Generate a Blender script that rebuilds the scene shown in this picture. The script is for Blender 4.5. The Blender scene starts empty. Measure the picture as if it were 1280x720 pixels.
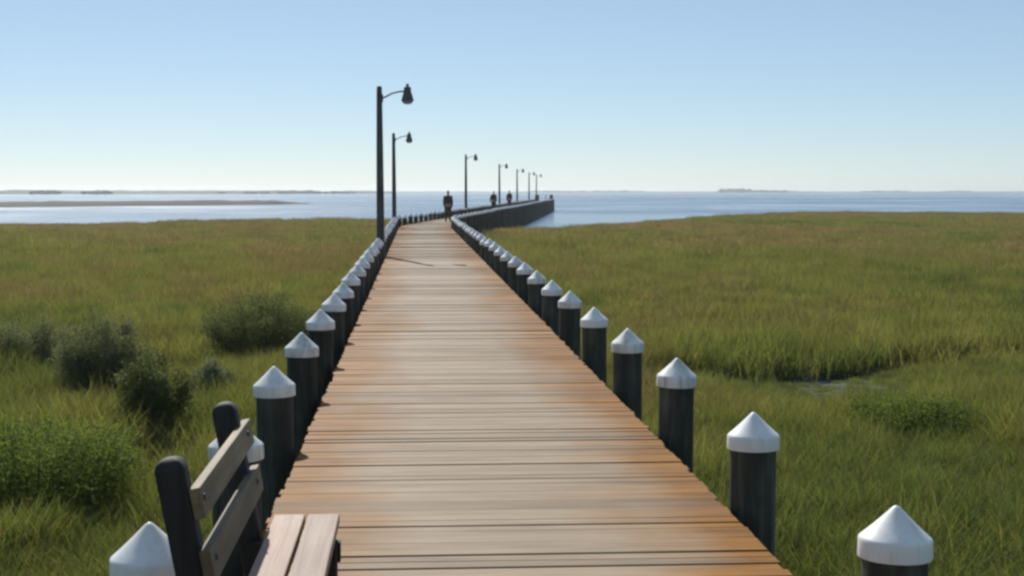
import bpy, bmesh, math, random
import numpy as np
from mathutils import Vector, Matrix, noise
random.seed(7)
R = math.radians
sc = bpy.context.scene
COL = sc.collection

# ------------------------------------------------------------------ helpers
def link(o, parent=None):
    COL.objects.link(o)
    if parent is not None:
        o.parent = parent
    return o

def tag(o, label=None, cat=None, group=None, kind=None):
    if label: o['label'] = label
    if cat: o['category'] = cat
    if group: o['group'] = group
    if kind: o['kind'] = kind
    return o

def empty(name, loc=(0, 0, 0), rz=0.0):
    o = bpy.data.objects.new(name, None)
    o.empty_display_size = 0.2
    o.location = loc
    o.rotation_euler = (0, 0, rz)
    return link(o)

def mesh_obj(name, verts, faces, mat, parent=None, smooth=False, uvs=None):
    me = bpy.data.meshes.new(name)
    me.from_pydata(verts, [], faces)
    if mat: me.materials.append(mat)
    if smooth:
        me.polygons.foreach_set('use_smooth', [True] * len(me.polygons))
    me.update()
    return link(bpy.data.objects.new(name, me), parent)

class MB:
    """collects boxes, lathes and tubes into one mesh"""
    def __init__(s): s.v = []; s.f = []; s.sm = []
    def add(s, vs, fs, smooth=False):
        n = len(s.v); s.v += [tuple(v) for v in vs]
        for f in fs:
            s.f.append([i + n for i in f]); s.sm.append(smooth)
    def box(s, c, h, M=None, bev=0.0):
        """c centre, h half extents, M rotation; small bevel on all edges"""
        bm = bmesh.new()
        bmesh.ops.create_cube(bm, size=2)
        for v in bm.verts: v.co = Vector((v.co.x * h[0], v.co.y * h[1], v.co.z * h[2]))
        if bev:
            bmesh.ops.bevel(bm, geom=bm.edges[:], offset=bev, segments=2, profile=0.6, affect='EDGES')
        bm.verts.index_update()
        M = M or Matrix.Identity(3)
        s.add([M @ v.co + Vector(c) for v in bm.verts], [[v.index for v in f.verts] for f in bm.faces])
        bm.free()
    def bar(s, a, b, w, t, up=(0, 0, 1), bev=0.004):
        a, b = Vector(a), Vector(b)
        d = (b - a).normalized(); x = d.cross(Vector(up)).normalized(); z = x.cross(d)
        M = Matrix((x, d, z)).transposed()
        s.box((a + b) / 2, (w / 2, (b - a).length / 2, t / 2), M, bev)
    def lathe(s, prof, n=24, c=(0, 0, 0), jit=0.0, smooth=True):
        rings = []
        for (r, z) in prof:
            rings.append([Vector((c[0] + r * (1 + random.uniform(-jit, jit)) * math.cos(2 * math.pi * k / n),
                                  c[1] + r * (1 + random.uniform(-jit, jit)) * math.sin(2 * math.pi * k / n), c[2] + z)) for k in range(n)])
        vs = [v for r in rings for v in r]; fs = []
        for i in range(len(rings) - 1):
            for k in range(n):
                fs.append([i * n + k, i * n + (k + 1) % n, (i + 1) * n + (k + 1) % n, (i + 1) * n + k])
        fs.append(list(range(n))[::-1]); fs.append([(len(rings) - 1) * n + k for k in range(n)])
        s.add(vs, fs, smooth)
    def tube(s, pts, rad, n=10):
        pts = [Vector(p) for p in pts]
        vs = []; fs = []
        for i, p in enumerate(pts):
            d = (pts[min(i + 1, len(pts) - 1)] - pts[max(i - 1, 0)]).normalized()
            ref = Vector((0, 1, 0)) if abs(d.y) < 0.9 else Vector((1, 0, 0))
            x = d.cross(ref).normalized(); y = d.cross(x)
            r = rad[i] if isinstance(rad, (list, tuple)) else rad
            for k in range(n):
                a = 2 * math.pi * k / n
                vs.append(p + x * r * math.cos(a) + y * r * math.sin(a))
        for i in range(len(pts) - 1):
            for k in range(n):
                fs.append([i * n + k, i * n + (k + 1) % n, (i + 1) * n + (k + 1) % n, (i + 1) * n + k])
        fs.append(list(range(n))[::-1]); fs.append([(len(pts) - 1) * n + k for k in range(n)])
        s.add(vs, fs, True)
    def mesh(s, name, mat):
        me = bpy.data.meshes.new(name)
        me.from_pydata(s.v, [], s.f)
        me.polygons.foreach_set('use_smooth', s.sm)
        if mat: me.materials.append(mat)
        me.update()
        if any(s.sm):
            bm = bmesh.new(); bm.from_mesh(me)
            for e in bm.edges:
                if len(e.link_faces) == 2 and e.calc_face_angle(0) > R(38): e.smooth = False
            bm.to_mesh(me); bm.free()
        return me
    def build(s, name, mat, parent=None):
        return link(bpy.data.objects.new(name, s.mesh(name, mat)), parent)

# ------------------------------------------------------------------ materials
class NT:
    def __init__(s, name):
        s.m = bpy.data.materials.new(name); s.m.use_nodes = True
        s.t = s.m.node_tree; s.b = s.t.nodes['Principled BSDF']; s.out = s.t.nodes['Material Output']
    def n(s, typ, **kw):
        nd = s.t.nodes.new(typ)
        for k, v in kw.items():
            if k.startswith('i_'):
                key = k[2:]
                nd.inputs[int(key) if key.isdigit() else key.replace('_', ' ')].default_value = v
            else: setattr(nd, k, v)
        return nd
    def l(s, a, b): s.t.links.new(a, b)
    def mapping(s, src, scale):
        mp = s.n('ShaderNodeMapping'); mp.inputs['Scale'].default_value = scale
        s.l(src, mp.inputs['Vector']); return mp.outputs[0]
    def noise(s, vec, scale, detail=4.0, rough=0.55, dist=0.0):
        nz = s.n('ShaderNodeTexNoise'); nz.inputs['Scale'].default_value = scale
        nz.inputs['Detail'].default_value = detail; nz.inputs['Roughness'].default_value = rough
        nz.inputs['Distortion'].default_value = dist
        s.l(vec, nz.inputs['Vector']); return nz.outputs[0]
    def ramp(s, fac, stops):
        r = s.n('ShaderNodeValToRGB')
        while len(r.color_ramp.elements) < len(stops): r.color_ramp.elements.new(0.5)
        for e, (p, c) in zip(r.color_ramp.elements, stops):
            e.position = p; e.color = (*c, 1) if len(c) == 3 else c
        s.l(fac, r.inputs[0]); return r.outputs[0]
    def rng(s, v, a, b, c, d):
        m = s.n('ShaderNodeMapRange'); m.inputs[1].default_value = a; m.inputs[2].default_value = b
        m.inputs[3].default_value = c; m.inputs[4].default_value = d
        s.l(v, m.inputs[0]); return m.outputs[0]
    def math(s, op, a, b=None):
        m = s.n('ShaderNodeMath', operation=op)
        for i, v in enumerate((a, b)):
            if v is None: continue
            if isinstance(v, (int, float)): m.inputs[i].default_value = v
            else: s.l(v, m.inputs[i])
        return m.outputs[0]
    def mix(s, fac, a, b, mode='MIX'):
        m = s.n('ShaderNodeMix', data_type='RGBA', blend_type=mode)
        for i, v in ((0, fac), (6, a), (7, b)):
            if isinstance(v, (int, float)): m.inputs[i].default_value = v
            elif isinstance(v, tuple): m.inputs[i].default_value = (*v, 1) if len(v) == 3 else v
            else: s.l(v, m.inputs[i])
        return m.outputs[2]
    def bump(s, h, strength, dist=0.01):
        b = s.n('ShaderNodeBump'); b.inputs['Strength'].default_value = strength
        b.inputs['Distance'].default_value = dist
        s.l(h, b.inputs['Height']); s.l(b.outputs[0], s.b.inputs['Normal'])
    def set(s, **kw):
        for k, v in kw.items():
            s.b.inputs[k.replace('_', ' ')].default_value = (*v, 1) if isinstance(v, tuple) and len(v) == 3 else v
    def col(s, c): s.l(c, s.b.inputs['Base Color'])

def mat_deck():
    t = NT('deck_planks')
    uv = t.n('ShaderNodeUVMap', uv_map='UVMap').outputs[0]
    at = t.n('ShaderNodeAttribute', attribute_name='plank_tone').outputs['Fac']
    sep = t.n('ShaderNodeSeparateXYZ'); t.l(uv, sep.inputs[0])
    u = t.math('ABSOLUTE', sep.outputs[0])
    wob = t.noise(t.mapping(uv, (0.9, 0.35, 1)), 1.0, 3)
    uu = t.math('ADD', u, t.rng(wob, 0.3, 0.7, -0.28, 0.28))
    uu = t.math('ADD', uu, t.rng(at, 0, 1, -0.14, 0.14))
    edge = t.rng(uu, 0.46, 1.04, .02, 1)
    # plank space coordinates: grain runs across the deck
    vec = t.n('ShaderNodeCombineXYZ'); t.l(sep.outputs[0], vec.inputs[0]); t.l(sep.outputs[1], vec.inputs[1])
    t.l(t.math('MULTIPLY', at, 37.0), vec.inputs[2])
    grain = t.noise(t.mapping(vec.outputs[0], (1.6, 60, 1)), 1.0, 6, 0.65)
    blot = t.noise(t.mapping(vec.outputs[0], (1.1, 3.0, 1)), 1.0, 4)
    pale = t.ramp(t.math('ADD', t.rng(grain, 0.3, 0.7, 0, .55), t.rng(blot, .3, .7, 0, .45)),
                  [(0.05, (.15, .106, .065)), (.45, (.285, .212, .138)), (.9, (.37, .284, .196))])
    rust = t.ramp(t.math('ADD', t.rng(grain, 0.3, 0.7, 0, .6), t.rng(blot, .3, .7, 0, .4)),
                  [(0.1, (.10, .036, .001)), (.5, (.235, .094, .003)), (.95, (.36, .160, .014))])
    c = t.mix(edge, pale, rust)
    tone = t.ramp(at, [(0, (.68, .65, .62)), (.25, (.92, .91, .90)), (.75, (1, 1, 1)), (1, (1.10, 1.09, 1.07))])
    c = t.mix(1.0, c, tone, 'MULTIPLY')
    t.col(c)
    t.set(Roughness=.64, Specular_IOR_Level=.14)
    t.bump(grain, .5, .004)
    return t.m

def mat_wood(name, c0, c1, c2, scale=(14, 14, 1.2), rough=.75, bump=.4):
    t = NT(name)
    tc = t.n('ShaderNodeTexCoord').outputs['Object']
    oi = t.n('ShaderNodeObjectInfo')
    off = t.n('ShaderNodeVectorMath', operation='ADD'); t.l(tc, off.inputs[0])
    sc_ = t.n('ShaderNodeMath', operation='MULTIPLY'); t.l(oi.outputs['Random'], sc_.inputs[0]); sc_.inputs[1].default_value = 31
    t.l(sc_.outputs[0], off.inputs[1])
    g = t.noise(t.mapping(off.outputs[0], scale), 1.0, 6, .65, .3)
    p = t.noise(off.outputs[0], 2.3, 3)
    c = t.ramp(t.math('ADD', t.rng(g, .3, .7, 0, .65), t.rng(p, .3, .7, 0, .35)), [(.1, c0), (.5, c1), (.92, c2)])
    v = t.rng(oi.outputs['Random'], 0, 1, .75, 1.25)
    cc = t.n('ShaderNodeCombineXYZ')
    for i in range(3): t.l(v, cc.inputs[i])
    c = t.mix(1.0, c, cc.outputs[0], 'MULTIPLY')
    t.col(c); t.set(Roughness=rough, Specular_IOR_Level=.35); t.bump(g, bump, .01)
    return t.m

def mat_cap():
    t = NT('white_cap_plastic')
    tc = t.n('ShaderNodeTexCoord').outputs['Object']
    oi = t.n('ShaderNodeObjectInfo').outputs['Random']
    off = t.n('ShaderNodeVectorMath', operation='ADD'); t.l(tc, off.inputs[0]); t.l(t.math('MULTIPLY', oi, 17.0), off.inputs[1])
    d = t.noise(t.mapping(off.outputs[0], (9, 9, 3)), 1.0, 5, .6)
    st = t.noise(t.mapping(off.outputs[0], (40, 40, 4)), 1.0, 3)
    k = t.math('ADD', t.rng(d, .42, .70, 0, .6), t.rng(st, .52, .75, 0, .45))
    k = t.math('MULTIPLY', k, t.rng(t.math('FRACT', t.math('MULTIPLY', oi, 7.31)), 0, 1, .35, 1.5))
    c = t.mix(k, (.82, .82, .81), (.40, .385, .33))
    t.col(c); t.set(Roughness=.42, Specular_IOR_Level=.4)
    t.bump(d, .12, .004)
    return t.m

def mat_simple(name, c, rough=.6, metal=0.0, var=.25, scale=8.0):
    t = NT(name)
    tc = t.n('ShaderNodeTexCoord').outputs['Object']
    n = t.noise(tc, scale, 4)
    lo = tuple(x * (1 - var) for x in c); hi = tuple(min(1, x * (1 + var)) for x in c)
    t.col(t.ramp(n, [(.3, lo), (.7, hi)])); t.set(Roughness=rough, Metallic=metal)
    return t.m

def leafy(name, patch_fn, rough=.6, transl=.3, spec=.06):
    """foliage: principled mixed with a translucent lobe of the same colour"""
    t = NT(name)
    c = patch_fn(t)
    t.col(c); t.set(Roughness=rough, Specular_IOR_Level=spec)
    tr = t.n('ShaderNodeBsdfTranslucent')
    c2 = t.mix(1.0, c, (1.2, 1.2, .72), 'MULTIPLY')
    t.l(c2, tr.inputs[0])
    mx = t.n('ShaderNodeMixShader'); mx.inputs[0].default_value = transl
    t.l(t.b.outputs[0], mx.inputs[1]); t.l(tr.outputs[0], mx.inputs[2]); t.l(mx.outputs[0], t.out.inputs[0])
    return t.m

def marsh_colour(t, gain=1.0):
    """zones of cordgrass over the marsh, in world metres"""
    pos = t.n('ShaderNodeNewGeometry').outputs['Position']
    sep = t.n('ShaderNodeSeparateXYZ'); t.l(pos, sep.inputs[0])
    big = t.noise(t.mapping(pos, (.07, .028, .0)), 1.0, 4, .6, .6)
    med = t.noise(t.mapping(pos, (.42, .16, .0)), 1.0, 4, .6, .4)
    sml = t.noise(t.mapping(pos, (2.2, 1.4, .3)), 1.0, 3)
    zone = t.rng(sep.outputs[1], 12, 55, -.13, .07)
    f = t.math('ADD', t.math('MULTIPLY', big, .62), t.math('MULTIPLY', med, .38))
    f = t.math('ADD', t.math('MULTIPLY', t.math('SUBTRACT', f, .5), 3.0), .5)
    f = t.math('ADD', f, zone)
    f = t.math('ADD', f, t.rng(sml, .25, .75, -.11, .11))
    g = gain
    c = t.ramp(f, [(.22, (0.107 * g, 0.139 * g, 0.044 * g)), (.36, (0.162 * g, 0.182 * g, 0.057 * g)), (.45, (0.211 * g, 0.207 * g, 0.072 * g)),
                   (.53, (0.147 * g, 0.146 * g, 0.057 * g)), (.60, (0.240 * g, 0.207 * g, 0.093 * g)), (.67, (0.171 * g, 0.137 * g, 0.068 * g)), (.76, (0.237 * g, 0.174 * g, 0.099 * g))])
    return c

def grass_colour(t):
    c = marsh_colour(t)
    rnd = t.n('ShaderNodeObjectInfo').outputs['Random']
    v = t.rng(rnd, 0, 1, .62, 1.36)
    cc = t.n('ShaderNodeCombineXYZ')
    for i in range(3): t.l(v, cc.inputs[i])
    c = t.mix(1.0, c, cc.outputs[0], 'MULTIPLY')
    dry = t.rng(t.n('ShaderNodeAttribute', attribute_name='dry').outputs['Fac'], .66, .92, 0, .85)
    c = t.mix(dry, c, (.24, .20, .085))
    return c

def shrub_colour(c0, c1):
    def fn(t):
        tc = t.n('ShaderNodeTexCoord').outputs['Object']
        n = t.noise(tc, 5.0, 3)
        r = t.n('ShaderNodeAttribute', attribute_name='leaf_tone').outputs['Fac']
        f = t.math('ADD', t.math('MULTIPLY', n, .5), t.math('MULTIPLY', r, .5))
        return t.ramp(f, [(.25, c0), (.75, c1)])
    return fn

def mat_ground():
    t = NT('marsh_soil')
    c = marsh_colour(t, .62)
    pos = t.n('ShaderNodeNewGeometry').outputs['Position']
    sep = t.n('ShaderNodeSeparateXYZ'); t.l(pos, sep.inputs[0])
    mudn = t.noise(pos, 3.0, 4)
    mud = t.ramp(mudn, [(.3, (.045, .038, .028)), (.7, (.095, .082, .062))])
    k = t.rng(sep.outputs[2], -1.48, -1.36, 1, 0)
    c = t.mix(k, c, mud)
    n = t.noise(pos, 9.0, 5, .7)
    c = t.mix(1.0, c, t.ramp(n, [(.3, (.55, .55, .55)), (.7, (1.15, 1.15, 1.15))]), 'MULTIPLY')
    t.col(c); t.set(Roughness=.85, Specular_IOR_Level=.2); t.bump(n, .8, .06)
    return t.m

def mat_water():
    t = NT('bay_water')
    pos = t.n('ShaderNodeNewGeometry').outputs['Position']
    a = t.noise(t.mapping(pos, (.35, .9, 1)), 1.0, 4, .6)
    b = t.noise(t.mapping(pos, (.02, .012, 1)), 1.0, 3)
    t.set(Base_Color=(.055, .105, .165), Specular_IOR_Level=.5, IOR=1.33)
    t.l(t.rng(b, .35, .65, .12, .30), t.b.inputs['Roughness'])
    t.bump(a, .55, .35)
    return t.m

M = {}
M['deck'] = mat_deck()
M['pile'] = mat_wood('dark_treated_timber', (.012, .013, .010), (.030, .032, .024), (.085, .089, .066))
M['beam'] = mat_wood('brown_beam_timber', (.045, .035, .026), (.085, .066, .05), (.13, .10, .075), (2, 14, 14))  # plain brown timber of the stringers and crossbeams
M['cap'] = mat_cap()
M['pole'] = mat_wood('grey_pole_timber', (.020, .024, .026), (.045, .05, .05), (.085, .088, .082), (16, 16, .7))
M['bench'] = mat_wood('pale_bench_board', (.17, .102, .068), (.255, .165, .115), (.34, .235, .172), (22, 1.0, 22), .6)
M['bench_back'] = mat_wood('weathered_back_board', (.085, .060, .034), (.14, .104, .058), (.23, .18, .105), (22, 1.0, 22), .65)
M['bench_post'] = mat_wood('black_stained_post', (.010, .010, .009), (.02, .019, .018), (.045, .042, .038), (20, 20, 1.5), .7)
M['bracket'] = mat_simple('dull_grey_arm', (.10, .11, .12), .6, .2)
M['head'] = mat_simple('dark_lamp_housing', (.05, .065, .08), .5, .2)
M['lens'] = mat_simple('clouded_lamp_lens', (.30, .32, .32), .3, 0, .1)
M['grass'] = leafy('cordgrass', grass_colour, .6, .52)
M['ground'] = mat_ground()
M['water'] = mat_water()
M['stem'] = mat_simple('shrub_stem', (.06, .05, .035), .9)
M['shrub_dark'] = leafy('dark_shrub_leaf', shrub_colour((.060, .078, .034), (.165, .185, .08)), .6, .45)
M['shrub_grey'] = leafy('grey_green_shrub_leaf', shrub_colour((.090, .106, .060), (.21, .225, .13)), .6, .45)
M['shrub_pale'] = leafy('pale_sage_leaf', shrub_colour((.13, .155, .085), (.25, .27, .16)), .6, .3)
M['shrub_green'] = leafy('fresh_green_shrub_leaf', shrub_colour((.070, .105, .026), (.175, .22, .06)), .6, .48)
M['woods'] = mat_simple('far_shore_woods', (.035, .05, .03), .9, 0, .3, .02)
M['shoreland'] = mat_simple('far_shore_land', (.035, .042, .026), .9, 0, .3, .01)

# ------------------------------------------------------------------ pier axis
CX, HW = 0.45, 1.215               # centre offset from the camera line and half width of the deck
BEND_S, BEND_LEN, BEND = 71.5, 5.0, R(6.8)
S0, S1 = -4.0, 252.0
def axis(s):
    """point on the centre line and heading (clockwise from +Y) at arc length s"""
    if s <= BEND_S: return CX, s, 0.0
    k = BEND / BEND_LEN
    if s <= BEND_S + BEND_LEN:
        a = k * (s - BEND_S)
        return CX + (1 - math.cos(a)) / k, BEND_S + math.sin(a) / k, a
    x0 = CX + (1 - math.cos(BEND)) / k; y0 = BEND_S + math.sin(BEND) / k
    d = s - BEND_S - BEND_LEN
    return x0 + d * math.sin(BEND), y0 + d * math.cos(BEND), BEND
def at(s, off, z=0.0):
    x, y, a = axis(s)
    return Vector((x + off * math.cos(a), y - off * math.sin(a), z))

# ------------------------------------------------------------------ marsh and water
SHORE = [(-260, 105), (-120, 118), (-35, 130), (-15, 146), (-3, 147), (0, 128), (5, 109), (10, 112), (17.7, 130), (26, 152),
         (41.6, 181), (57.6, 203), (72, 184), (120, 150), (260, 140)]
def shore(x):
    for (a, ya), (b, yb) in zip(SHORE, SHORE[1:]):
        if x <= b:
            t = max(0, (x - a) / (b - a)); return ya + (yb - ya) * t
    return SHORE[-1][1]
CREEK = [(2.6, 21.6), (4.1, 22.8), (5.9, 23.9), (7.6, 24.8), (10.0, 26.3), (14, 27.6), (22, 32.0), (40, 36)]
def creek_d(x, y):
    best = 9e9
    for (a, b) in zip(CREEK, CREEK[1:]):
        ax, ay = a; bx, by = b
        t = max(0, min(1, ((x - ax) * (bx - ax) + (y - ay) * (by - ay)) / ((bx - ax) ** 2 + (by - ay) ** 2)))
        best = min(best, math.hypot(x - ax - t * (bx - ax), (y - ay - t * (by - ay))))
    return best
def creek_w(x):
    return .36 + .42 * math.exp(-((x - 6.0) / 1.2) ** 2) + .1 * noise.noise(Vector((x * .8, 3, 0)))
def ss(a, b, v):
    t = max(0, min(1, (v - a) / (b - a))); return t * t * (3 - 2 * t)
def shore_gap(x, y):
    return shore(x) + 5 * noise.noise(Vector((x * .09, 7.7, 0))) + 1.6 * noise.noise(Vector((x * .5, y * .3, 1))) - y
def ground_z(x, y):
    z = -1.25 + .09 * noise.noise(Vector((x * .12, y * .06, 0))) + .035 * noise.noise(Vector((x * .7, y * .5, 5)))
    c = creek_d(x, y); w = creek_w(x)
    z -= .42 * (1 - ss(w * .55, w + .45, c))
    g = shore_gap(x, y)
    z -= .9 * (1 - ss(-1.0, 5.0, g))
    return z

def grid_axis(lo, hi, centre, fine, growth, top):
    vals = [centre]; st = fine
    while vals[-1] < hi: vals.append(vals[-1] + st); st = min(top, st * growth)
    st = fine; low = [centre]
    while low[-1] > lo: low.append(low[-1] - st); st = min(top, st * growth)
    return low[::-1][:-1] + vals
gx = grid_axis(-250, 250, 5, .28, 1.022, 7)
gy = grid_axis(-40, 235, 21, .28, 1.02, 2.2)
gv = [(x, y, ground_z(x, y)) for y in gy for x in gx]
nx = len(gx)
gf = [(j * nx + i, j * nx + i + 1, (j + 1) * nx + i + 1, (j + 1) * nx + i) for j in range(len(gy) - 1) for i in range(nx - 1)]
marsh = mesh_obj('marsh_ground', gv, gf, M['ground'], None, True)
tag(marsh, kind='structure')

W = 6000.0
wv = []; wf = []
wx = [-W, -1500, -400, -100, 0, 100, 400, 1500, W]; wy = [-W, -400, -40, 60, 140, 300, 700, 1600, 3200, W]
for y in wy:
    for x in wx: wv.append((x, y, -1.5))
for j in range(len(wy) - 1):
    for i in range(len(wx) - 1):
        n = len(wx); wf.append((j * n + i, j * n + i + 1, (j + 1) * n + i + 1, (j + 1) * n + i))
tag(mesh_obj('water', wv, wf, M['water']), kind='structure')

# grass clump prototypes (kept out of the scene, instanced by the grass object)
protos = bpy.data.collections.new('grass_clumps')
def clump(name, nbl, rad, hgt, wid, seg, lean):
    vs = []; fs = []; dry = []
    for b in range(nbl):
        r = rad * math.sqrt(random.random()); a = random.uniform(0, 6.283)
        bx, by = r * math.cos(a), r * math.sin(a)
        h = hgt * random.uniform(.55, 1.15)
        la = random.uniform(0, 6.283); ln = h * lean * random.uniform(.3, 1.5)
        fa = random.uniform(0, 6.283); w = wid * random.uniform(.7, 1.3)
        dr = random.random()
        n0 = len(vs)
        for i in range(seg + 1):
            t = i / seg
            x = bx + ln * t * t * math.cos(la); y = by + ln * t * t * math.sin(la); z = h * t * (1 - .12 * t * lean) - .03
            ww = w * (1 - t ** 1.6) * .5 + .0007
            vs.append((x - ww * math.cos(fa), y - ww * math.sin(fa), z)); vs.append((x + ww * math.cos(fa), y + ww * math.sin(fa), z))
        for i in range(seg):
            k = n0 + 2 * i; fs.append((k, k + 1, k + 3, k + 2)); dry.append(dr)
    me = bpy.data.meshes.new(name); me.from_pydata(vs, [], fs)
    me.materials.append(M['grass'])
    at_ = me.attributes.new('dry', 'FLOAT', 'FACE'); at_.data.foreach_set('value', dry)
    me.polygons.foreach_set('use_smooth', [True] * len(fs)); me.update()
    protos.objects.link(bpy.data.objects.new(name, me))
for i in range(5): clump('clump_a%d' % i, 75, .24, .40, .0085, 3, .35 + .1 * i)
for i in range(4): clump('clump_b%d' % i, 80, .42, .40, .015, 2, .35 + .1 * i)
for i in range(4): clump('clump_c%d' % i, 110, .85, .40, .032, 2, .4 + .1 * i)

SHRUBS = [  # x, y, width, height, material, leaf size, label
    (-2.5, 25.4, 2.1, 1.25, 'shrub_dark', 'broad dark shrub in the marsh beside the left-hand row of white capped pilings'),
    (-4.4, 21.6, 1.4, 1.22, 'shrub_grey', 'grey green shrub left of the tall dark narrow one in the left-hand marsh'),
    (-2.9, 17.0, .75, 1.25, 'shrub_dark', 'tall narrow dark shrub in the marsh, just above the bench back'),
    (-3.5, 14.0, 2.2, .92, 'shrub_green', 'low spreading green bush nearest the camera in the left-hand marsh'),
    (5.8, 17.3, 1.5, .55, 'shrub_green', 'low dark mound of a bush alone in the right-hand marsh, this side of the creek'),
    (-2.72, 20.3, .50, .72, 'shrub_pale', 'small pale sage coloured bush between the dark shrubs and the left-hand pilings'),
    (-6.2, 24.2, 1.4, 1.05, 'shrub_grey', 'grey green bush at the left edge of the photo, farther off than the others there'),
]
def shrub_clear(x, y):
    for s in SHRUBS:
        if ((x - s[0]) / (s[2] * .27)) ** 2 + ((y - s[1]) / (s[2] * .27)) ** 2 < 1: return True
    return False
pts = []; rot = []; scl = []; idx = []
def scatter(y0, y1, dens, kinds, base, margin):
    ystep = (y1 - y0) / max(1, int((y1 - y0) / 2))
    y = y0
    while y < y1 - 1e-6:
        xa = -.31 * y - margin; xb = .44 * y + margin
        n = int((xb - xa) * ystep * dens)
        for _ in range(n):
            x = random.uniform(xa, xb); yy = random.uniform(y, y + ystep)
            px, py, a = axis(yy)
            o = x - px
            if -1.05 < o < 1.05 and yy < 70: continue
            g = shore_gap(x, yy)
            if g < .2: continue
            c = creek_d(x, yy); w = creek_w(x)
            if c < w + .12: continue
            if shrub_clear(x, yy): continue
            z = ground_z(x, yy)
            v = noise.noise(Vector((x * .33, yy * .2, 2))) * .6 + noise.noise(Vector((x * 1.1, yy * .8, 9))) * .5
            v += .75 * noise.noise(Vector((x * .09, yy * .045, 55))) * ss(20, 45, yy)
            s = base * max(.3, 1 + .6 * v) * random.uniform(.75, 1.25)
            if x < px and yy < 34:             # lumpy tussocks on the left
                s *= 1 + 1.0 * max(0, noise.noise(Vector((x * .75, yy * .5, 31))) + .1) * (1 - ss(22, 34, yy))
            if c < 4.5 and x > 2.4:
                cy = np.interp(x, [p_[0] for p_ in CREEK], [p_[1] for p_ in CREEK])
                if yy < cy: s *= 1 - (.66 * math.exp(-((x - 6.2) / 1.7) ** 2) + .2 * ss(3.5, 5, x)) * (1 - ss(2.6, 4.5, c))
                elif c < w + 2.0: s *= 1.2
            for h_ in SHRUBS:
                if abs(x - h_[0]) < h_[2] * .55 and 0 < h_[1] - yy < 3.2: s *= .75; break
            s *= .55 + .45 * ss(0, 2.5, g)
            tall = 1.0
            if random.random() < .02: tall = random.uniform(1.2, 1.6)
            pts.append((x, yy, z)); rot.append((random.gauss(0, .07), random.gauss(0, .07), random.uniform(0, 6.283)))
            scl.append((s ** .5 * base ** .5, s ** .5 * base ** .5, s * tall)); idx.append(random.choice(kinds))
        y += ystep
scatter(5.5, 24, 34, [0, 1, 2, 3, 4], 1.0, 2.5)
scatter(24, 62, 11, [5, 6, 7, 8], 1.0, 4)
scatter(62, 152, 2.6, [9, 10, 11, 12], 1.0, 8)
scatter(152, 212, 1.8, [9, 10, 11, 12], 1.1, 10)
gm = bpy.data.meshes.new('marsh_grass'); gm.from_pydata(pts, [], [])
def vattr(name, typ, data, key):
    a = gm.attributes.new(name, typ, 'POINT'); a.data.foreach_set(key, np.asarray(data, dtype=np.int32 if typ == 'INT' else np.float32).ravel())
vattr('rot', 'FLOAT_VECTOR', rot, 'vector'); vattr('scl', 'FLOAT_VECTOR', scl, 'vector'); vattr('pick', 'INT', idx, 'value')
gm.materials.append(M['grass'])
grass = link(bpy.data.objects.new('marsh_grass', gm))
tag(grass, 'olive green cordgrass covering the marsh on both sides of the boardwalk', 'grass', kind='stuff')
ng = bpy.data.node_groups.new('scatter_clumps', 'GeometryNodeTree')
ng.interface.new_socket('Geometry', in_out='INPUT', socket_type='NodeSocketGeometry')
ng.interface.new_socket('Geometry', in_out='OUTPUT', socket_type='NodeSocketGeometry')
gi = ng.nodes.new('NodeGroupInput'); go = ng.nodes.new('NodeGroupOutput')
ci = ng.nodes.new('GeometryNodeCollectionInfo'); ci.inputs['Collection'].default_value = protos
ci.inputs['Separate Children'].default_value = True; ci.inputs['Reset Children'].default_value = True
ip = ng.nodes.new('GeometryNodeInstanceOnPoints'); ip.inputs['Pick Instance'].default_value = True
def named(nm, dt):
    a = ng.nodes.new('GeometryNodeInputNamedAttribute'); a.data_type = dt; a.inputs['Name'].default_value = nm; return a.outputs['Attribute']
ng.links.new(gi.outputs[0], ip.inputs['Points']); ng.links.new(ci.outputs[0], ip.inputs['Instance'])
ng.links.new(named('pick', 'INT'), ip.inputs['Instance Index'])
ng.links.new(named('rot', 'FLOAT_VECTOR'), ip.inputs['Rotation']); ng.links.new(named('scl', 'FLOAT_VECTOR'), ip.inputs['Scale'])
ng.links.new(ip.outputs[0], go.inputs[0])
grass.modifiers.new('scatter', 'NODES').node_group = ng

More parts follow.
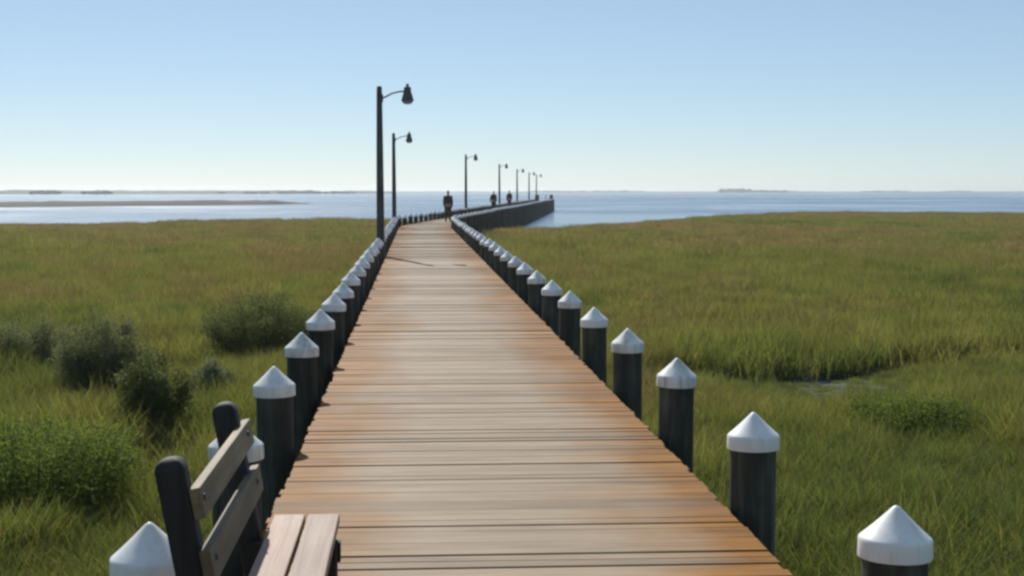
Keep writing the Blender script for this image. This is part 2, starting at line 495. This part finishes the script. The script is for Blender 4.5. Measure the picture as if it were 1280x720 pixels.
# ------------------------------------------------------------------ shrubs
def make_shrub(x, y, w, h, mat, label):
    z = ground_z(x, y)
    root = empty('marsh_shrub', (x, y, z))
    tag(root, label, 'shrub', 'shrubs standing in the marsh')
    st = MB(); tips = []
    for k in range(int(15 + 20 * w)):
        a = random.uniform(0, 6.283); r = w * .5 * math.sqrt(random.random())
        hh = h * random.choice((.76, .82, .88, .94, 1.0, 1.06)) * random.uniform(.92, 1.06) * (1 - .3 * (r / (w * .5)) ** 2)
        b = Vector((r * .35 * math.cos(a), r * .35 * math.sin(a), -.08)); e = Vector((r * math.cos(a), r * math.sin(a), hh * .93))
        m = (b + e) / 2 + Vector((random.uniform(-.04, .04), random.uniform(-.04, .04), .03))
        st.tube([b, m, e], [.012, .008, .003], 5); tips.append((b, m, e))
    st.build('stems', M['stem'], root)
    vs = []; fs = []; tone = []
    for (b, m, e) in tips:
        nl = int(430 * (.6 + h))
        ct = random.random()
        for _ in range(nl):
            t = random.uniform(.22, 1.0) ** .8
            p = (b.lerp(m, t * 2) if t < .5 else m.lerp(e, t * 2 - 1))
            sp = (.065 + .15 * max(0, 1 - t) ** .6) * (.65 + .45 * w)
            p = p + Vector((random.gauss(0, sp * .6), random.gauss(0, sp * .6), random.gauss(0, sp * .45)))
            if p.z < .02: p.z = random.uniform(.02, .2)
            d = Vector((random.gauss(0, 1), random.gauss(0, 1), random.gauss(.5, .8))).normalized()
            q = d.cross(Vector((random.gauss(0, 1), random.gauss(0, 1), random.gauss(0, 1)))).normalized()
            L = random.uniform(.018, .038); Wd = L * .33
            n0 = len(vs)
            vs += [p, p + d * L * .5 + q * Wd, p + d * L, p + d * L * .5 - q * Wd]
            fs.append((n0, n0 + 1, n0 + 2, n0 + 3)); tone.append(.55 * ct + .45 * random.random())
    o = mesh_obj('foliage', vs, fs, M[mat], root)
    at_ = o.data.attributes.new('leaf_tone', 'FLOAT', 'FACE'); at_.data.foreach_set('value', tone)
for s in SHRUBS: make_shrub(*s)

# ------------------------------------------------------------------ boardwalk
bw = empty('boardwalk', (CX, 0, 0))
tag(bw, 'long wooden boardwalk of cross planks bending right out over the bay', 'boardwalk')
PITCH = .124
dv = []; df = []; duv = []; dt = []
s = S0
while s < S1:
    w = .1180 + random.uniform(-.0022, .0015)
    zt = random.gauss(0, .0020); tilt = random.gauss(0, .0018)
    l = -HW + random.gauss(0, .006); r = HW + random.gauss(0, .006)
    tone = min(1, max(0, random.gauss(.5, .24)))
    skew = random.gauss(0, .0025)
    sa, sb = s, s + w
    c = [(sa + skew, l), (sa - skew, r), (sb - skew, r), (sb + skew, l)]
    n0 = len(dv); ch = .004
    for (q, o) in c:                       # bottom ring, upper side ring, top ring (eased edges)
        p = at(q, o, -.05); dv.append(p)
    for k, (q, o) in enumerate(c):
        p = at(q, o, -ch + zt); dv.append(p)
    for k, (q, o) in enumerate(c):
        q2 = q + ch * (1 if k < 2 else -1); o2 = o + ch * (1 if k in (0, 3) else -1)
        p = at(q2, o2, zt + tilt * (1 if k < 2 else -1)); dv.append(p)
    fl = [(0, 1, 5, 4), (1, 2, 6, 5), (2, 3, 7, 6), (3, 0, 4, 7), (4, 5, 9, 8), (5, 6, 10, 9), (6, 7, 11, 10), (7, 4, 8, 11), (8, 9, 10, 11), (3, 2, 1, 0)]
    cc = c * 3
    for f in fl:
        df.append([n0 + i for i in f]); dt.append(tone)
        for i in f: duv.append((cc[i][1], cc[i][0]))
    s += PITCH
dm = bpy.data.meshes.new('deck'); dm.from_pydata(dv, [], df)
uvl = dm.uv_layers.new(name='UVMap'); uvl.data.foreach_set('uv', np.asarray(duv, dtype=np.float32).ravel())
a_ = dm.attributes.new('plank_tone', 'FLOAT', 'FACE'); a_.data.foreach_set('value', dt)
dm.materials.append(M['deck']); dm.update()
deck = bpy.data.objects.new('deck', dm); link(deck, bw); deck.matrix_parent_inverse = Matrix.Translation((-CX, 0, 0))
def ribbon(off, half, z0, z1, s0, s1, step):
    n = max(2, int((s1 - s0) / step)); vs = []; fs = []
    for i in range(n + 1):
        q = s0 + (s1 - s0) * i / n
        for (o, z) in ((off - half, z0), (off + half, z0), (off + half, z1), (off - half, z1)): vs.append(at(q, o, z))
    for i in range(n):
        for k in range(4): fs.append((i * 4 + k, i * 4 + (k + 1) % 4, i * 4 + 4 + (k + 1) % 4, i * 4 + 4 + k))
    fs.append((3, 2, 1, 0)); fs.append((n * 4, n * 4 + 1, n * 4 + 2, n * 4 + 3))
    return vs, fs
for off in (-1.15, -.4, .4, 1.15):
    vs, fs = ribbon(off, .04, -.31, -.054, S0, S1, 1.5)
    o = mesh_obj('stringer', vs, fs, M['beam'], bw); o.matrix_parent_inverse = Matrix.Translation((-CX, 0, 0))
PS = 2.38
LS = [5.36 + 2.4 * k for k in range(-3, 103)]
RSp = [5.58 + 2.42 * k for k in range(-3, 102)]
fr = MB(); fr.box((0, 0, 0), (1.19, .06, .11), None, .006); beam_me = fr.mesh('crossbeam', M['beam'])
for q in [v for v in LS if v > 0][:100]:
    o = bpy.data.objects.new('crossbeam', beam_me); p = at(q + .2, 0, -.425); link(o, bw)
    o.location = p - Vector((CX, 0, 0)); o.rotation_euler.z = -axis(q + .2)[2]

# ------------------------------------------------------------------ pilings
pm = MB(); pm.lathe([(.128, -2.6), (.127, -1.2), (.125, -.4), (.1235, .2), (.123, .36)], 28, jit=.006)
post_me = pm.mesh('post', M['pile'])
cm = MB()
cm.lathe([(.133, .336), (.139, .337), (.1405, .344), (.1395, .402), (.138, .410), (.1315, .4165), (.112, .433), (.085, .458), (.058, .484),
          (.035, .507), (.019, .523), (.009, .531), (.002, .534)], 32)
cap_me = cm.mesh('cap', M['cap'])
pfar = MB(); pfar.lathe([(.127, -2.6), (.123, .36)], 10); post_far = pfar.mesh('post', M['pile'])
cfar = MB(); cfar.lathe([(.1395, .337), (.1395, .405), (.085, .458), (.03, .51), (.004, .534)], 12); cap_far = cfar.mesh('cap', M['cap'])
ORD = ['nearest', 'second', 'third', 'fourth', 'fifth', 'sixth', 'seventh', 'eighth', 'ninth', 'tenth', 'eleventh', 'twelfth']
def piling(q, side, label, group):
    off = HW + .141 if side > 0 else -(HW + .172)
    if side < 0 and 7 < q < 8.5: off += .022
    p = at(q, off)
    root = empty('piling', p, random.uniform(0, 6.283))
    root.rotation_euler.x = random.gauss(0, .009); root.rotation_euler.y = random.gauss(0, .009)
    tag(root, label, 'piling', group)
    far = q > 45
    a = link(bpy.data.objects.new('post', post_far if far else post_me), root)
    b = link(bpy.data.objects.new('cap', cap_far if far else cap_me), root)
    dz = random.gauss(0, .014); a.location.z = dz; b.location.z = dz
    tx, ty = random.gauss(0, .014), random.gauss(0, .014); b.rotation_euler = (tx, ty, 0); b.location.x = -.38 * ty; b.location.y = .38 * tx
for side, row in ((-1, LS), (1, RSp)):
    hand = 'left-hand' if side < 0 else 'right-hand'
    k = 0
    for q in row:
        if q > S1 - .1 or q < 3.2: continue
        if side > 0 and q < 5: 
            continue
        vis = q - 5
        if q < BEND_S - 1:
            n = k
            if side > 0 and n == 0: lab = 'white capped piling nearest the camera in the right-hand row, cut by the bottom edge'
            elif side < 0 and n == 0: lab = 'white capped piling beside the bench end, nearest the camera in the left-hand row'
            elif side < 0 and n == 1: lab = 'white capped piling half hidden behind the far post of the bench back'
            elif side < 0 and n == 2: lab = 'first white capped piling fully in view past the bench in the left-hand row'
            elif n < 8: lab = '%s white capped piling from the camera in the %s row' % (ORD[n], hand)
            else: lab = 'white capped piling in the crowded far stretch of the %s row before the bend' % hand
            piling(q, side, lab, 'white capped pilings in the %s row before the bend' % hand)
            k += 1
        else:
            piling(q, side, 'small capped piling in the %s row past the bend, over the bay' % hand,
                   'pilings in the %s row past the bend' % hand)

# ------------------------------------------------------------------ railing round the far end
rl = empty('pier_railing', at(S1 - .2, 0), -BEND)
tag(rl, 'dark wooden railing round the far end of the pier over the water', 'railing')
rp = MB(); rp.box((0, 0, .54), (.05, .05, .54), None, .006); rpm = rp.mesh('rail_post', M['pole'])
def loc_end(q, off): return Vector((off, q - (S1 - .2), 0))
for off in (-1.14, 1.14):
    for k in range(7):
        o = link(bpy.data.objects.new('rail_post', rpm), rl); o.location = loc_end(S1 - .3 - 2.4 * k, off)
o = link(bpy.data.objects.new('rail_post', rpm), rl); o.location = loc_end(S1 - .3, 0)
for z in (.55, 1.06):
    for (p, q) in (((S1 - .3, -1.14), (S1 - 14.7, -1.14)), ((S1 - .3, 1.14), (S1 - 14.7, 1.14)), ((S1 - .24, -1.19), (S1 - .24, 1.19))):
        m = MB(); a_ = loc_end(*p); b_ = loc_end(*q); a_.z = b_.z = z + .045; m.bar(a_, b_, .12, .04); m.build('rail', M['pole'], rl)

# ------------------------------------------------------------------ street lamps
def make_lamp():
    root = empty('street_lamp')
    p = MB(); p.lathe([(.112, -2.6), (.108, -.5), (.10, 1.2), (.088, 2.8), (.072, 4.25), (.066, 4.40), (.04, 4.425)], 20, jit=.008)
    p.build('pole', M['pole'], root)
    a = MB(); a.tube([(.05, 0, 4.10), (.16, 0, 4.15), (.33, 0, 4.24), (.52, 0, 4.285), (.68, 0, 4.295)], .024, 10)
    a.box((.085, 0, 4.11), (.012, .05, .10), None, .003)
    a.build('bracket', M['bracket'], root)
    h = MB(); h.lathe([(.16, 4.04), (.165, 4.05), (.15, 4.11), (.118, 4.22), (.098, 4.27), (.095, 4.37), (.075, 4.405), (.03, 4.415)], 20, (.73, 0, 0))
    hd = h.build('lamp_head', M['head'], root)
    l = MB(); l.lathe([(.05, 3.955), (.11, 3.975), (.14, 4.02), (.145, 4.037)], 18, (.73, 0, 0)); l.build('lens', M['lens'], hd)
    c = MB(); c.lathe([(.038, 4.417), (.038, 4.475), (.022, 4.49)], 12, (.73, 0, 0)); c.build('photocell', M['head'], hd)
    return root
def copy_tree(o, parent=None):
    c = o.copy(); COL.objects.link(c); c.parent = parent
    for ch in o.children: copy_tree(ch, c)
    return c
lamp0 = make_lamp()
bpy.context.view_layer.update()
LAMPS = [(39.9, 'tallest looking street lamp, nearest the camera on the left edge of the boardwalk'),
         (71.9, 'second street lamp from the camera, standing just short of the bend'),
         (113.4, 'third street lamp, first past the bend and right of the standing person'),
         (152.8, 'fourth street lamp, between the two smaller distant people'),
         (187.0, 'fifth street lamp, small and pale far along the pier'),
         (220.0, 'sixth street lamp, very faint near the far end of the pier'),
         (247.0, 'last and smallest street lamp at the far end of the pier')]
for i, (q, lab) in enumerate(LAMPS):
    o = lamp0 if i == 0 else copy_tree(lamp0)
    p = at(q, -(HW + .172) - (.05 if i == 1 else -.03)); _, _, a = axis(q)
    o.location = p; o.rotation_euler = (random.gauss(0, .004), random.gauss(0, .004), -a + random.gauss(0, .05))
    tag(o, lab, 'street lamp', 'street lamps along the left side of the boardwalk')

# ------------------------------------------------------------------ bench
bench = empty('bench', (-.45, 5.0, 0))
tag(bench, 'wooden bench with slatted back on dark leaning posts at the left edge of the boardwalk', 'bench')
def bp(mb, name, mat):
    o = mb.build(name, mat, bench); o.matrix_parent_inverse = Matrix.Translation((.45, -5.0, 0)); return o
Y0, Y1 = 4.20, 5.86
for (xa, xb) in ((-.548, -.430), (-.418, -.298)):
    m = MB(); m.box(((xa + xb) / 2, (Y0 + Y1) / 2 + random.uniform(-.008, .008), .431), ((xb - xa) / 2, (Y1 - Y0) / 2, .019), None, .005)
    bp(m, 'seat_plank', M['bench'])
lean = Vector((-.17, 0, .92)) ; base_x = -.556
for y in (4.48, 5.65):
    m = MB(); a = Vector((base_x + (.012 if y > 5 else 0), y, .002)); b = a + lean * .97
    m.bar(a, b, .088, .088, (1, 0, 0), .012)
    d = lean.normalized()
    ex = Vector((0, 1, 0)); ey = d.cross(ex); rings = []; fs_ = []
    for k in range(6):                       # domed post top
        tt = k / 5 * 1.45; hh = .0425 * math.cos(tt) + .001
        o_ = b + d * (.04 * math.sin(tt) - .013)
        rings += [o_ + ex * hh * sx + ey * hh * sy for sx, sy in ((-1, -1), (-.6, -1.05), (.6, -1.05), (1, -1), (1.05, -.6), (1.05, .6), (1, 1), (.6, 1.05), (-.6, 1.05), (-1, 1), (-1.05, .6), (-1.05, -.6))]
    for k in range(5):
        for j in range(12): fs_.append([k * 12 + j, k * 12 + (j + 1) % 12, k * 12 + 12 + (j + 1) % 12, k * 12 + 12 + j])
    fs_.append(list(range(60, 72))); m.add(rings, fs_, True)
    bp(m, 'back_post', M['bench_post'])
    m = MB(); m.box((-.335, y - .075, .205), (.042, .042, .203), None, .006); bp(m, 'leg', M['bench_post'])
    m = MB(); m.box((-.45, y - .075, .372), (.17, .02, .038), None, .004); bp(m, 'seat_bearer', M['bench_post'])
ln = lean.normalized()
for (z0, z1, ya, yb) in ((.742, .834, 4.44, 5.80), (.560, .658, 4.40, 5.80)):
    zc = (z0 + z1) / 2
    xc = base_x + lean.x * zc / lean.z + .044 / ln.z + .0175
    m = MB(); mrot = Matrix.Rotation(math.atan2(lean.x, lean.z), 3, 'Y')
    m.box((xc, (ya + yb) / 2, zc), (.0165, (yb - ya) / 2, (z1 - z0) / 2 / ln.z), mrot, .004)
    bo = bp(m, 'back_board', M['bench_back'])
    for y in (4.48, 5.65):
        h_ = MB(); h_.lathe([(.011, 0), (.011, .004), (.007, .008)], 10)
        k_ = link(bpy.data.objects.new('bolt', h_.mesh('bolt', M['head'])), bo); k_.matrix_parent_inverse = bo.matrix_parent_inverse.copy()
        k_.location = Vector((xc, y, zc)) + mrot @ Vector((.0163, 0, .01)); k_.rotation_euler = (0, math.pi / 2 + math.atan2(lean.x, lean.z), 0)
        k_.matrix_parent_inverse = Matrix.Identity(4)

# ------------------------------------------------------------------ people far along the boardwalk
def skin_mesh(name, pts, edges, mat, parent, levels=2):
    me = bpy.data.meshes.new(name)
    me.from_pydata([p[:3] for p in pts], edges, [])
    o = bpy.data.objects.new(name, me); COL.objects.link(o)
    sk = o.modifiers.new('skin', 'SKIN'); sk.use_smooth_shade = True
    if not me.skin_vertices: 
        bm = bmesh.new(); bm.from_mesh(me); bm.verts.layers.skin.verify(); bm.to_mesh(me); bm.free()
    for i, p in enumerate(pts):
        rx = p[3]; ry = p[4] if len(p) > 4 else p[3]
        me.skin_vertices[0].data[i].radius = (rx, ry)
        me.skin_vertices[0].data[i].use_root = (i == 0)
    o.modifiers.new('sub', 'SUBSURF').levels = levels; o.modifiers['sub'].render_levels = levels
    bpy.context.view_layer.update()
    dg = bpy.context.evaluated_depsgraph_get()
    nm = bpy.data.meshes.new_from_object(o.evaluated_get(dg))
    bpy.data.objects.remove(o); nm.name = name
    nm.materials.clear(); nm.materials.append(mat)
    nm.polygons.foreach_set('use_smooth', [True] * len(nm.polygons))
    return link(bpy.data.objects.new(name, nm), parent)
def person(loc, rz, label, skin, top, legs, hair, stride=.10, scale=1.0, armout=0.0):
    root = empty('person', loc, rz); root.scale = (scale,) * 3
    tag(root, label, 'person')
    st = stride
    P = [(0, 0, .93, .165, .125), (0, .01, 1.10, .15, .115), (0, .015, 1.28, .175, .125), (0, 0, 1.42, .13, .09), (0, .005, 1.49, .05, .05),
         (0, .015, 1.56, .062, .07), (0, .02, 1.64, .075, .09), (0, .01, 1.71, .045, .05),
         (.09, 0, .84, .105), (.10, st * .6, .48, .075), (.10, st * .9 - .05, .09, .05), (.115, st * .9 + .10, .035, .03),
         (-.09, 0, .84, .105), (-.10, -st * .3, .48, .075), (-.10, -st - .03, .09, .05), (-.115, -st + .12, .035, .03),
         (.175, 0, 1.39, .068), (.215 + armout, -.03, 1.12, .056), (.215 + armout, .05, .88, .042), (.21 + armout, .08, .79, .045, .03),
         (-.175, 0, 1.39, .068), (-.215, .03, 1.12, .056), (-.215, .10, .88, .042), (-.21, .14, .79, .045, .03)]
    E = [(0, 1), (1, 2), (2, 3), (3, 4), (4, 5), (5, 6), (6, 7), (0, 8), (8, 9), (9, 10), (10, 11), (0, 12), (12, 13), (13, 14), (14, 15),
         (3, 16), (16, 17), (17, 18), (18, 19), (3, 20), (20, 21), (21, 22), (22, 23)]
    body = skin_mesh('body', P, E, skin, root)
    def sub(ix, grow, name, mat):
        mp = {v: i for i, v in enumerate(ix)}
        pp = [(*P[v][:3], P[v][3] + grow, (P[v][4] if len(P[v]) > 4 else P[v][3]) + grow) for v in ix]
        skin_mesh(name, pp, [(mp[a], mp[b]) for a, b in E if a in mp and b in mp], mat, root)
    sub([0, 1, 2, 3, 16, 17, 18, 20, 21, 22], .022, 'jacket', top)
    sub([0, 8, 9, 10, 12, 13, 14], .02, 'trousers', legs)
    for (i, j) in ((10, 11), (14, 15)):
        sh = skin_mesh('shoe', [(P[i][0], P[i][1] - .03, .045, .046), (P[j][0], P[j][1] - .03, .04, .045), (P[j][0], P[j][1] + .06, .03, .035)], [(0, 1), (1, 2)], M['head'], root)
    hm = skin_mesh('hair', [(0, -.015, 1.60, .07, .08), (0, 0, 1.69, .082, .088), (0, .0, 1.735, .05, .06)], [(0, 1), (1, 2)], hair, root)
    # face: nose, eyes on the head front
    f = MB(); f.tube([(0, .095, 1.655), (0, .118, 1.62), (0, .10, 1.612)], [.008, .014, .008], 6); f.build('nose', skin, body)
    f = MB()
    for sx in (-1, 1): f.lathe([(.004, -.008), (.010, 0), (.004, .008)], 8, (sx * .03, .098, 1.655))
    f.build('eyes', M['head'], body)
    return root
skinm = mat_simple('skin_tone', (.36, .22, .16), .55, 0, .08)
navy = mat_simple('dark_navy_cloth', (.016, .024, .030), .85)
char = mat_simple('charcoal_cloth', (.022, .024, .026), .85)
hairm = mat_simple('dark_brown_hair', (.02, .015, .012), .6)
slate = mat_simple('slate_cloth', (.05, .06, .075), .85)
person(at(84.5, .12), R(-8), 'person in dark clothes walking on the boardwalk at the bend, largest of the three people', skinm, navy, char, hairm, .12, 1.0)
person(at(124, .0), R(160), 'distant person in dark clothes standing left of the fourth street lamp', skinm, char, char, hairm, .04, .99, .05)
person(at(145.5, .05), R(20), 'distant person in dark clothes standing right of the fourth street lamp', skinm, navy, slate, hairm, .05, 1.02)

# ------------------------------------------------------------------ far marsh spit and far shore
def mound(name, poly, mat, z0, top, kind, seed):
    """a long low strip of land: (x, y, half width) stations, rounded cross-section with a ragged top"""
    vs = []; fs = []; n = 7
    st = []
    for (a, b) in zip(poly, poly[1:]):
        L = math.hypot(b[0] - a[0], b[1] - a[1]); m = max(2, int(L / top[1]))
        for i in range(m): st.append([a[k] + (b[k] - a[k]) * i / m for k in range(3)])
    st.append(list(poly[-1]))
    for i, (x, y, w) in enumerate(st):
        hh = top[0] * (.8 + .35 * noise.noise(Vector((i * .13, seed, 0))) + .2 * noise.noise(Vector((i * .9, seed, 3)))) * min(1, w / max(p[2] for p in poly) * 1.6)
        for k in range(n):
            t = k / (n - 1); yy = y + w * (2 * t - 1)
            vs.append((x, yy, z0 + max(.02, hh) * math.sin(math.pi * t) ** .6 - .05))
    for i in range(len(st) - 1):
        for k in range(n - 1): fs.append((i * n + k, (i + 1) * n + k, (i + 1) * n + k + 1, i * n + k + 1))
    o = mesh_obj(name, vs, fs, mat, None, True)
    return tag(o, kind=kind)
mound('marsh_spit', [(-320, 300, 14), (-85, 318, 13), (-60, 345, 11), (-35, 375, 8), (-27, 392, 2)], M['shoreland'], -1.5, (1.4, 2.4), 'structure', 4)
mound('far_shore', [(-2600, 1500, 60), (-700, 1500, 60), (-250, 1750, 50), (-30, 2100, 30)], M['shoreland'], -1.5, (5.0, 14), 'structure', 11)
mound('far_barrier_shore', [(-60, 3300, 60), (500, 3300, 60), (900, 3300, 70), (1700, 3100, 70), (3600, 2900, 60)], M['shoreland'], -1.5, (3.2, 14), 'structure', 21)
def woods(name, spots, label):
    vs = []; fs = []
    for (x, y, r, h) in spots:
        bm = bmesh.new(); bmesh.ops.create_icosphere(bm, subdivisions=2, radius=1)
        bm.verts.index_update(); n0 = len(vs)
        for v in bm.verts:
            d = 1 + .35 * noise.noise(v.co * 2.1 + Vector((x, y, 0)))
            vs.append((x + v.co.x * r * d, y + v.co.y * r * d, -1.4 + h * .5 + v.co.z * h * .5 * d))
        fs += [[v.index + n0 for v in f.verts] for f in bm.faces]; bm.free()
    tag(mesh_obj(name, vs, fs, M['woods'], None, True), label, 'woods', kind='stuff')
sp = []
for i in range(150):
    x = random.uniform(-760, -60); cl = noise.noise(Vector((x * .012, 3, 0)))
    if cl > -.5: sp.append((x, 1510 + max(0, x + 700) * .55 + random.uniform(-15, 15), random.uniform(3, 7), 2.4 + 2.2 * max(0, cl) + random.uniform(0, 1)))
for px, n in ((70, 16), (128, 10)):
    cx = (px - 519) / 1900 * 1510
    for i in range(n): sp.append((cx + random.gauss(0, 6), 1508 + random.uniform(-10, 10), random.uniform(3, 5), random.uniform(3.2, 4.6)))
woods('far_woods', sp, 'low hazy line of woods on the far shore at the left')
sp = []
for i in range(160):
    x = random.uniform(250, 1350); cl = noise.noise(Vector((x * .006, 8, 0)))
    if cl > -.05: sp.append((x, 3290 - max(0, x - 900) * .22 + random.uniform(-25, 25), random.uniform(6, 14), 3.2 + 2.0 * max(0, cl) + random.uniform(0, 1)))
cx = (922 - 519) / 1900 * 3250
for i in range(22): sp.append((cx + random.gauss(4, 14), 3240 + random.uniform(-20, 20), random.uniform(5, 9), random.uniform(5.5, 9.5)))
for i in range(20): sp.append((cx + random.uniform(20, 110), 3240 + random.uniform(-20, 20), random.uniform(5, 9), random.uniform(4, 6)))
woods('far_island_woods', sp, 'small dark clump of trees with a low line of woods on the right-hand horizon')

# ------------------------------------------------------------------ air
hz = bpy.data.materials.new('sea_haze'); hz.use_nodes = True
t = hz.node_tree; t.nodes.clear()
pv = t.nodes.new('ShaderNodeVolumePrincipled'); pv.inputs['Color'].default_value = (.90, .95, 1.0, 1); pv.inputs['Density'].default_value = .0002; pv.inputs['Anisotropy'].default_value = .55
mo = t.nodes.new('ShaderNodeOutputMaterial'); t.links.new(pv.outputs[0], mo.inputs['Volume'])
m = MB(); m.box((0, 0, 4.75), (W + 60, W + 60, 7.75)); hb = m.build('haze', hz); tag(hb, 'thin pale sea haze over the marsh and bay', 'haze', kind='stuff')

# ------------------------------------------------------------------ light, sky, camera
SUN_EL, SUN_AZ = R(39.5), R(-14)         # azimuth from +Y, negative = left of the pier
sd = Vector((math.sin(SUN_AZ) * math.cos(SUN_EL), math.cos(SUN_AZ) * math.cos(SUN_EL), math.sin(SUN_EL)))
L = bpy.data.lights.new('sun', 'SUN'); L.energy = 4.1; L.angle = R(.53); L.color = (1, .95, .87)
so = link(bpy.data.objects.new('sun', L)); so.rotation_euler = sd.to_track_quat('Z', 'Y').to_euler(); so.location = (0, 0, 50)
w = bpy.data.worlds.new('World'); sc.world = w; w.use_nodes = True
nt = w.node_tree; bg = nt.nodes['Background']
sky = nt.nodes.new('ShaderNodeTexSky'); sky.sky_type = 'NISHITA'; sky.sun_disc = False
sky.sun_elevation = SUN_EL; sky.sun_rotation = SUN_AZ
sky.altitude = 3000; sky.air_density = 1.0; sky.dust_density = 1.5; sky.ozone_density = 4.0
tint = nt.nodes.new('ShaderNodeMix'); tint.data_type = 'RGBA'; tint.blend_type = 'MULTIPLY'; tint.inputs[0].default_value = 1
tint.inputs[7].default_value = (.74, .71, .655, 1)      # thinned blue sky ...
nt.links.new(sky.outputs[0], tint.inputs[6]); veil = nt.nodes.new('ShaderNodeMix'); veil.data_type = 'RGBA'; veil.blend_type = 'ADD'; veil.inputs[0].default_value = 1
veil.inputs[7].default_value = (1.75, 2.35, 2.95, 1)     # ... seen through an even veil of high summer haze
nt.links.new(tint.outputs[2], veil.inputs[6]); nt.links.new(veil.outputs[2], bg.inputs[0]); bg.inputs[1].default_value = .073

F = 1900.0
pitch = math.atan((360 - 239) / F); yaw = math.atan((640 - 519) / F * math.cos(pitch))
cam = bpy.data.cameras.new('camera'); cam.sensor_width = 36; cam.lens = 36 * F / 1280; cam.clip_start = .05; cam.clip_end = 20000
co = link(bpy.data.objects.new('camera', cam)); co.location = (0, 0, 1.7); co.rotation_euler = (math.pi / 2 - pitch, 0, -yaw)
sc.camera = co
sc.view_settings.view_transform = 'Standard'; sc.view_settings.look = 'None'; sc.view_settings.gamma = 1; sc.view_settings.exposure = 0.3
sc.view_settings.use_curve_mapping = False
sc.render.engine = 'CYCLES'
sc.cycles.use_denoising = True
sc.cycles.max_bounces = 8; sc.cycles.volume_bounces = 0; sc.cycles.transparent_max_bounces = 8
sc.cycles.filter_width = 2.7
